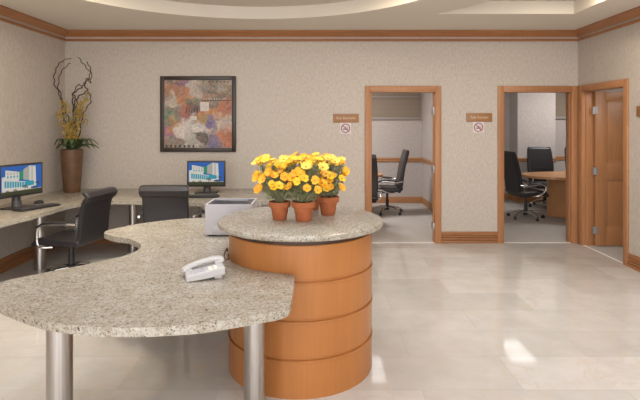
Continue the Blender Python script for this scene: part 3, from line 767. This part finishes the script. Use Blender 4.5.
def potted(label, loc, seed, kinds, k=1.0, nfl=28, lean=(0, 0), spread=0.155):
    rnd = random.Random(seed)
    t = thing('potted_flowers', label, 'potted plant', loc, rnd.uniform(0, 6), 'yellow flower pots on the round counter')
    t.rotation_euler = (0, 0, 0)
    bm = bmesh.new(); pr = [(0, 0), (0.048, 0), (0.051, 0.004), (0.066, 0.100), (0.077, 0.101), (0.080, 0.105), (0.082, 0.142), (0.079, 0.146), (0.073, 0.146), (0.070, 0.120), (0, 0.120)]
    lathe(bm, [(r*k, z*k*0.91) for r, z in pr], 32); obj('pot', bm, TERRA, t, angle=30)
    bm = bmesh.new(); lathe(bm, [(0, 0.113*k), (0.0695*k, 0.113*k), (0.069*k, 0.124*k), (0.03*k, 0.130*k), (0, 0.131*k)], 20); obj('soil', bm, SOIL, t)
    bm = bmesh.new(); tips = []
    for i in range(nfl):
        hi = i < nfl*0.5
        a = rnd.uniform(0, 2*PI); r = spread*math.sqrt(rnd.uniform(0.05, 1))
        z = (rnd.uniform(0.36, 0.418) if hi else rnd.uniform(0.20, 0.35))
        if not hi: r = spread*rnd.uniform(0.82, 1.12)
        if not hi and rnd.random() < 0.65: a = rnd.uniform(-PI*0.95, -PI*0.05)
        tip = Vector((r*math.cos(a)+lean[0]*(z/0.4), r*math.sin(a)+lean[1]*(z/0.4), z))
        tips.append((tip, hi))
    for tip, hi in tips:
        b = Vector((rnd.uniform(-0.03, 0.03), rnd.uniform(-0.03, 0.03), 0.13*k))
        mid = b*0.5+tip*0.5 + Vector((-tip.x*0.18, -tip.y*0.18, 0.03))
        tube(bm, catmull([b, mid, tip], 4), 0.0016, 4)
    for i in range(1500):                                     # fine feathery leaves
        z = rnd.uniform(0.13, 0.35); rm = (0.070+spread*0.30*min(1, (z-0.13)/0.09))
        a = rnd.uniform(0, 2*PI); r = rm*math.sqrt(rnd.random())
        p = Vector((r*math.cos(a)+lean[0]*(z/0.4), r*math.sin(a)+lean[1]*(z/0.4), z))
        d = Vector((math.cos(a)*0.5+rnd.uniform(-.6, .6), math.sin(a)*0.5+rnd.uniform(-.6, .6), rnd.uniform(0.2, 1.3))).normalized()
        L = rnd.uniform(0.025, 0.06); s = d.cross(Vector((rnd.uniform(-1, 1), rnd.uniform(-1, 1), rnd.uniform(-1, 1)))).normalized()*rnd.uniform(0.002, 0.0042)
        v = [bm.verts.new(p-s*0.4), bm.verts.new(p+d*L*0.5-s), bm.verts.new(p+d*L), bm.verts.new(p+d*L*0.5+s)]
        bm.faces.new(v)
    obj('foliage', bm, GREEN, t)
    for tip, hi in tips:
        kd = rnd.choice(kinds[0] if hi else kinds[1])
        f = bpy.data.objects.new('flower', rnd.choice(FM[kd])); COL.objects.link(f); f.parent = t; f.location = tip
        nrm = Vector((tip.x*2.2+rnd.uniform(-.25, .25), tip.y*2.2-0.25+rnd.uniform(-.4, .2), (0.6 if hi else 0.25)+rnd.uniform(0, .3))).normalized()
        f.rotation_euler = nrm.to_track_quat('Z', 'Y').to_euler(); s = rnd.uniform(0.85, 1.2)*(1.05 if hi else 0.95); f.scale = (s, s, s)
    return t
potted('terracotta pot of yellow flowers nearest the pale printer', (-0.278, 3.45, 1.0), 11, ('yyyp', 'ooy'), 0.93, 44, (-0.02, 0), 0.145)
potted('terracotta pot of yellow flowers standing foremost of the cluster, between the others', (-0.112, 3.395, 1.0), 23, ('yyp', 'oooy'), 1.0, 46, (0, 0), 0.145)
potted('terracotta pot of yellow flowers nearest the doorways', (0.058, 3.63, 1.0), 35, ('yppo', 'ooy'), 1.0, 42, (-0.005, 0), 0.125)
potted('terracotta pot of yellow flowers mostly hidden behind the other three pots', (-0.055, 3.86, 1.0), 47, ('yyo', 'oy'), 0.9, 30, (0, 0), 0.15)

# ------------------------------------------------------------------ vase with branches
t = thing('flower_vase', 'tall tapered bronze vase with curly bare branches and ochre blossom in the corner', 'vase', (-3.275, 6.60, DZ))
bm = bmesh.new()
lathe(bm, [(0, 0), (0.112, 0), (0.117, 0.006), (0.125, 0.10), (0.138, 0.25), (0.153, 0.45), (0.160, 0.555), (0.158, 0.565), (0.150, 0.565), (0.142, 0.53), (0, 0.53)], 40)
for v in bm.verts: v.co.x *= 0.87; v.co.y *= 0.87
obj('vase_body', bm, VASE, t)
brs = [[(-0.03, 0, .5), (-0.08, 0.02, .72), (-0.03, 0, .92), (-0.12, 0.03, 1.10), (-0.17, .02, 1.28), (-0.235, 0, 1.45), (-0.22, .02, 1.62), (-0.14, 0, 1.72), (-0.02, 0.02, 1.77)],
       [(-0.01, 0, .5), (-0.05, 0.0, .8), (-0.12, 0, 1.02), (-0.15, .03, 1.22), (-0.19, .02, 1.42), (-0.13, 0, 1.60), (-0.02, 0, 1.70)],
       [(0.02, 0, .5), (0.0, 0.02, .85), (0.02, 0.0, 1.1), (0.0, .02, 1.28), (0.10, .0, 1.36), (0.17, .02, 1.44), (0.24, 0, 1.56), (0.16, .0, 1.68), (0.08, 0, 1.78)],
       [(0.03, .02, .5), (0.05, 0, .9), (0.03, .0, 1.15), (0.10, -.02, 1.26), (0.20, .0, 1.34), (0.15, .02, 1.42), (0.21, 0, 1.50), (0.25, .0, 1.44), (0.25, 0, 1.62), (0.19, 0, 1.72)],
       [(0.0, -.02, .5), (0.04, -.02, .9), (0.07, -.02, 1.2), (0.02, 0, 1.3), (0.09, 0, 1.42), (0.16, -.03, 1.36)],
       [(0.05, 0, .5), (0.11, 0, .85), (0.16, 0, 1.05), (0.25, 0, 1.2), (0.22, 0, 1.32)]]
rnd = random.Random(5)
for br in brs:
    P = catmull([Vector(p) for p in br], 8)
    P = [p + Vector((0.010*math.sin(i*1.15+br[2][0]*40), 0.008*math.cos(i*0.9), rnd.uniform(-.004, .004))) for i, p in enumerate(P)]
    bm = bmesh.new(); tube(bm, P, [0.010*(1-0.5*i/len(P)) for i in range(len(P))], 7); obj('branch', bm, BRANCH, t)
bm = bmesh.new()
for k in range(13):                                          # upright blossom sprays
    a = rnd.uniform(0, 2*PI); x0 = rnd.uniform(-.06, .08); top = Vector((rnd.uniform(-.20, .21), rnd.uniform(-.12, .06), rnd.uniform(.85, 1.30)))
    P = catmull([Vector((x0*0.5, 0, .5)), Vector((x0, -.02, .75)), top], 6); tube(bm, P, 0.004, 5, mi=1)
    for i in range(46):
        p = P[rnd.randint(3, len(P)-1)] + Vector((rnd.uniform(-.05, .05), rnd.uniform(-.05, .03), rnd.uniform(-.03, .03)))
        q = Matrix.Rotation(rnd.uniform(0, PI), 3, Vector((rnd.uniform(-1, 1), rnd.uniform(-1, 1), rnd.uniform(-1, 1))).normalized()); s = rnd.uniform(.012, .024)
        for m in range(3):
            r3 = Matrix.Rotation(m*2*PI/3, 3, 'Z')
            vs = [bm.verts.new(p + q @ (r3 @ Vector(c))*s) for c in ((0, 0, 0), (0.8, -0.5, 0.3), (1.3, 0, 0.5), (0.8, 0.5, 0.3))]
            bm.faces.new(vs)
obj('blossoms', bm, [BUDS, GREEN], t)
bm = bmesh.new()
for k in range(22):                                          # broad dark leaves over the rim
    a = 2*PI*k/11 + rnd.uniform(-.2, .2); L = rnd.uniform(.16, .22)*(1.0 + 0.55*max(0, math.cos(a))) - 0.03*max(0, -math.cos(a)); w = rnd.uniform(.04, .06); up = 0.10 if k < 11 else 0.17; d = Vector((math.cos(a), math.sin(a)*0.75, 0)); s = Vector((-d.y, d.x, 0)).normalized()
    rows = []
    for q in range(6):
        f = q/5; c = d*(0.05+L*f) + Vector((0, 0, .55+up*math.sin(f*2.5)-.04*f)); ww = w*math.sin(PI*min(1, .08+f*.92))
        rows.append([bm.verts.new(c-s*ww+Vector((0, 0, .012))), bm.verts.new(c), bm.verts.new(c+s*ww+Vector((0, 0, .012)))])
    for p, q in zip(rows, rows[1:]):
        for i in range(2): bm.faces.new((p[i], p[i+1], q[i+1], q[i]))
obj('leaves', bm, DGREEN, t)

# ------------------------------------------------------------------ chairs (face +Y)
def star_base(t, n=5, r=0.31, arch=0.045, castor=True, rot=0.3):
    for k in range(n):
        a = 2*PI*k/n + rot; ca, sa = math.cos(a), math.sin(a)
        bm = bmesh.new()
        P = [(0.03*ca, 0.03*sa, 0.105+arch*0.3), (0.12*ca, 0.12*sa, 0.10+arch*0.6), (0.22*ca, 0.22*sa, 0.085+arch*0.4), (r*ca, r*sa, 0.068)]
        tube(bm, catmull(P, 5), [0.024-0.009*i/15 for i in range(16)], 10)
        l = obj('base_leg', bm, CHROME, t)
        bm = bmesh.new(); ang = a+0.7; c2, s2 = math.cos(ang), math.sin(ang)
        for s in (-1, 1):
            cx, cy = r*ca - s2*0.014*s, r*sa + c2*0.014*s
            tube(bm, [(cx - s2*0.008*s, cy + c2*0.008*s, 0.029), (cx + s2*0.008*s, cy - c2*0.008*s, 0.029)], 0.028, 16)
        tube(bm, [(r*ca, r*sa, 0.03), (r*ca, r*sa, 0.08)], 0.009, 8)
        obj('castor', bm, BLACKP, l)
def column(t, top):
    bm = bmesh.new(); lathe(bm, [(0, 0.07), (0.042, 0.07), (0.044, 0.15), (0.030, 0.16), (0.030, 0.26), (0.022, 0.265), (0.022, top-0.02), (0, top-0.02)], 20); obj('gas_column', bm, BLACKP, t)
    bm = bmesh.new(); box(bm, -0.11, 0.11, -0.13, 0.11, top-0.035, top+0.008, 0.012); tube(bm, [(0.05, 0.05, top-0.015), (0.25, 0.05, top-0.02)], 0.006, 6); obj('tilt_mechanism', bm, BLACKP, t)
def task_chair(label, loc, rz):
    t = thing('office_chair', label, 'chair', loc, rz, 'black office chairs at the corner desk')
    star_base(t, r=0.34, rot=0.12); column(t, 0.40)
    bm = bmesh.new(); band(bm, [(-0.24, 0.455), (-0.18, 0.442), (0.0, 0.44), (0.16, 0.445), (0.22, 0.435), (0.255, 0.41)], 0.49, [0.06, 0.08, 0.085, 0.085, 0.08, 0.06], 28, 5); obj('seat', bm, LEATHER, t)
    pth = [(-0.225, 0.42), (-0.25, 0.50), (-0.262, 0.62), (-0.275, 0.74), (-0.30, 0.85), (-0.325, 0.90)]
    bm = bmesh.new(); band(bm, [(p.y, p.z) for p in catmull([(0, y, z) for y, z in pth], 3)], 0.47, 0.052, 28, 6); obj('backrest', bm, LEATHER, t)
    bm = bmesh.new(); band(bm, [(-0.318, 0.872), (-0.345, 0.905), (-0.352, 0.925), (-0.34, 0.95), (-0.315, 0.962)], 0.50, [0.05, 0.062, 0.068, 0.062, 0.05], 28, 4.5); obj('headroll', bm, LEATHER, t)
    for s in (-1, 1):
        bm = bmesh.new(); x = s*0.29
        P = catmull([(x*0.85, 0.02, 0.40), (x, 0.10, 0.405), (x, 0.150, 0.43), (x, 0.158, 0.52), (x, 0.150, 0.59), (x, 0.10, 0.632), (x, -0.06, 0.648), (x, -0.20, 0.652), (x*0.97, -0.262, 0.652)], 5)
        tube(bm, P, 0.013, 10); a = obj('arm', bm, CHROME, t)
        bm = bmesh.new(); band(bm, [(0.150, 0.615), (0.09, 0.650), (-0.05, 0.665), (-0.16, 0.668)], 0.05, 0.024, 16, 4, x); obj('arm_pad', bm, LEATHER, a)
    t.scale = (1.04, 1.04, 0.985)
    return t
def exec_chair(label, loc, rz, grp='high-backed chairs in the meeting rooms'):
    t = thing('conference_chair', label, 'chair', loc, rz, grp)
    star_base(t, rot=0.1); column(t, 0.43)
    bm = bmesh.new(); band(bm, [(-0.24, 0.49), (-0.15, 0.47), (0.0, 0.47), (0.18, 0.475), (0.25, 0.46), (0.28, 0.43)], 0.52, [0.07, 0.09, 0.1, 0.1, 0.09, 0.06], 28, 5); obj('seat', bm, LEATHER, t)
    pth = [(-0.20, 0.44), (-0.235, 0.55), (-0.25, 0.70), (-0.28, 0.88), (-0.325, 1.06), (-0.36, 1.19)]
    bm = bmesh.new(); cp = catmull([(0, y, z) for y, z in pth], 3); m = len(cp)
    band(bm, [(p.y, p.z) for p in cp], [0.48+0.05*math.sin(PI*i/(m-1)) for i in range(m)], [0.075]*m, 28, 5); obj('backrest', bm, LEATHER, t)
    for k in range(3):
        bm = bmesh.new(); z = 0.58+k*0.19; y = -0.175-(0.02+0.045*k if k else 0.01)
        band(bm, [(y, z-0.075), (y-0.012, z), (y-0.035, z+0.08)], 0.42, [0.05, 0.07, 0.05], 24, 3.5); obj('back_cushion', bm, LEATHER, t)
    for s in (-1, 1):
        bm = bmesh.new(); x = s*0.295
        P = catmull([(x*0.75, -0.02, 0.43), (x, 0.06, 0.44), (x*1.03, 0.15, 0.49), (x*1.03, 0.20, 0.58), (x, 0.14, 0.64), (x, 0.0, 0.635), (x, -0.16, 0.62), (x*0.85, -0.255, 0.63)], 5)
        tube(bm, P, 0.014, 10); a = obj('arm', bm, CHROME, t)
        bm = bmesh.new(); band(bm, [(0.20, 0.627), (0.12, 0.662), (0.0, 0.66), (-0.13, 0.643)], 0.058, 0.026, 16, 4, x); obj('arm_pad', bm, LEATHER, a)
    t.scale = (0.97, 0.97, 0.97)
    return t
def face(deg): return math.radians(deg-90)                   # heading of the seat front
task_chair('black office chair with chrome arms, seen side-on beside the left wall desk', (-2.67, 5.37, 0), face(169))
task_chair('black office chair seen squarely from behind, below the square painting', (-1.632, 5.55, 0), face(92)).scale = (1.02, 1.04, 1.04)
exec_chair('high-backed black swivel chair seen in profile through the doorway nearest the flowers', (1.25, 9.3, 0), face(180))
exec_chair('high-backed black chair half hidden behind the left jamb of the doorway nearest the flowers', (0.70, 8.2, 0), face(82))
exec_chair('high-backed black chair in profile at the rounded end of the boardroom table', (3.62, 8.80, 0), face(10))
exec_chair('high-backed black chair facing the lobby from behind the boardroom table', (4.50, 10.0, 0), face(-95))
exec_chair('high-backed black chair mostly cut off by the right jamb, behind the boardroom table', (5.30, 10.0, 0), face(-90))

# ------------------------------------------------------------------ meeting tables
t = thing('meeting_table', 'light wood table end showing past the chairs through the doorway nearest the flowers', 'table', (0.08, 9.3, 0))
bm = bmesh.new(); prism(bm, [(1.08*math.copysign(abs(math.cos(a))**.8, math.cos(a)), 0.62*math.copysign(abs(math.sin(a))**.8, math.sin(a))) for a in [2*PI*i/64 for i in range(64)]], 0.70, 0.74, 0.006, 2); obj('tabletop', bm, TABLEW, t)
bm = bmesh.new(); lathe(bm, [(0, 0), (0.34, 0), (0.34, 0.70), (0, 0.70)], 40, sx=1.3, sy=0.9); obj('pedestal', bm, TABLEW, t)
t = thing('boardroom_table', 'oval wood table on a drum pedestal in the room by the corner', 'table', (5.02, 9.05, 0))
bm = bmesh.new(); prism(bm, [(1.33*math.copysign(abs(math.cos(a))**.75, math.cos(a)), 0.62*math.copysign(abs(math.sin(a))**.75, math.sin(a))) for a in [2*PI*i/72 for i in range(72)]], 0.70, 0.74, 0.006, 2); obj('tabletop', bm, TABLEW, t)
bm = bmesh.new(); lathe(bm, [(0, 0), (0.55, 0), (0.56, 0.01), (0.56, 0.70), (0, 0.70)], 48, sx=1.6, sy=0.8); obj('pedestal', bm, TABLEW, t)

# ------------------------------------------------------------------ room ceiling lights
def troffer(label, x, y, w, d, z):
    t = thing('ceiling_light', label, 'ceiling light', (x, y, z), 0, 'recessed ceiling lights in the meeting rooms')
    bm = bmesh.new()
    box(bm, -w/2-.03, -w/2, -d/2-.03, d/2+.03, -0.02, -0.001); box(bm, w/2, w/2+.03, -d/2-.03, d/2+.03, -0.02, -0.001)
    for a in (-d/2-.03, -0.015, d/2): box(bm, -w/2, w/2, a, a+.03, -0.02, -0.001)
    obj('frame', bm, WHITEP, t, smooth=False)
    bm = bmesh.new(); box(bm, -w/2, w/2, -d/2, -0.015, -0.012, -0.001); box(bm, -w/2, w/2, 0.015, d/2, -0.012, -0.001); obj('diffuser', bm, TUBE, t, smooth=False)
troffer('square lit panel in the ceiling over the boardroom table', 3.76, 9.62, 0.46, 0.95, RC)
troffer('square lit panel in the ceiling of the room nearest the flowers', 0.9, 8.9, 0.46, 0.95, RC)

# ------------------------------------------------------------------ light
def area(name, loc, size, power, col=(1, 0.9, 0.78), rot=(0, 0, 0), shape='DISK', sy=None):
    l = bpy.data.lights.new(name, 'AREA'); l.shape = shape; l.size = size; l.energy = power; l.color = col
    if sy: l.size_y = sy
    o = bpy.data.objects.new(name, l); COL.objects.link(o); o.location = loc; o.rotation_euler = rot; return o
WARM = (1.0, 0.85, 0.64); NEUT = (0.98, 0.985, 1.02)
for x, y, p in ((0.60, 5.0, 13), (2.70, 5.10, 13), (-2.0, 4.9, 10)):  # two tray downlights; the last, on the left, is an added warm fill
    area('downlight_and_fill', (x, y, ZC+0.14), 0.16, p, WARM)
area('left_wall_fill', (-2.7, 4.7, ZC-0.02), 0.25, 6, WARM)  # added fill, no fitting: brightens the left wall
area('left_floor_fill', (-2.2, 4.7, ZC-0.02), 0.25, 16, WARM).data.spread = math.radians(95)  # added narrow fill for the floor around the left chair
area('tray_uplight_fill', (-0.72, 3.9, ZC+0.02), 3.0, 2.2, NEUT, rot=(PI, 0, 0))  # added upward fill to lift the round tray's ceiling
area('tray_uplight_fill', (2.35, 3.6, ZC+0.02), 0.6, 1.5, NEUT, rot=(PI, 0, 0), shape='RECTANGLE', sy=3.0)  # the same added uplight for the second tray
area('round_tray_fill', (-0.72, 3.7, ZC+0.03), 2.4, 44, NEUT)  # broad added fill from above for floor and granite, no fitting modelled
area('side_tray_fill', (2.35, 3.5, ZC+0.03), 0.9, 38, NEUT, shape='RECTANGLE', sy=2.2)  # added soft fill under the second tray, brightens the right side
area('lobby_fill', (1.5, -0.9, ZC-0.02), 1.8, 40, NEUT)  # added fill behind the camera, out of view
area('lobby_fill', (-1.5, -1.2, ZC-0.02), 1.8, 44, NEUT)  # its added left partner, set back to reach under the low desk
area('door_leaf_fill', (4.7, 4.7, RC-0.1), 0.5, 17, (1, 0.97, 0.94), rot=(math.radians(74), 0, math.radians(8)))  # added fill aimed at the open door leaf
area('conference_fill', (5.2, 9.4, RC-0.02), 0.7, 33, (1, 0.97, 0.94))  # added fill beside the lit panel to raise the room's level
area('meeting_fill', (0.2, 8.9, RC-0.02), 0.7, 46, (1, 0.97, 0.94))  # extra fill added to brighten this room's walls
w = bpy.data.worlds.new('open_front_fill'); S.world = w; w.use_nodes = True  # added even fill entering where the front wall is left out
w.node_tree.nodes['Background'].inputs['Color'].default_value = (1.0, 0.975, 0.975, 1)
w.node_tree.nodes['Background'].inputs['Strength'].default_value = 3.8

# ------------------------------------------------------------------ camera
cam = bpy.data.cameras.new('camera'); co = bpy.data.objects.new('camera', cam); COL.objects.link(co)
co.location = (0, 0, 1.657); co.rotation_euler = (PI/2, 0, 0)
cam.sensor_width = 36; cam.lens = 36*500/640; cam.shift_y = -76/640; cam.clip_start = 0.05
S.camera = co
S.view_settings.view_transform = 'Standard'; S.view_settings.look = 'None'; S.view_settings.gamma = 1.0
S.view_settings.use_curve_mapping = False; S.view_settings.exposure = 0.06
S.cycles.use_denoising = True; S.cycles.max_bounces = 8; S.cycles.diffuse_bounces = 5; S.cycles.sample_clamp_indirect = 6
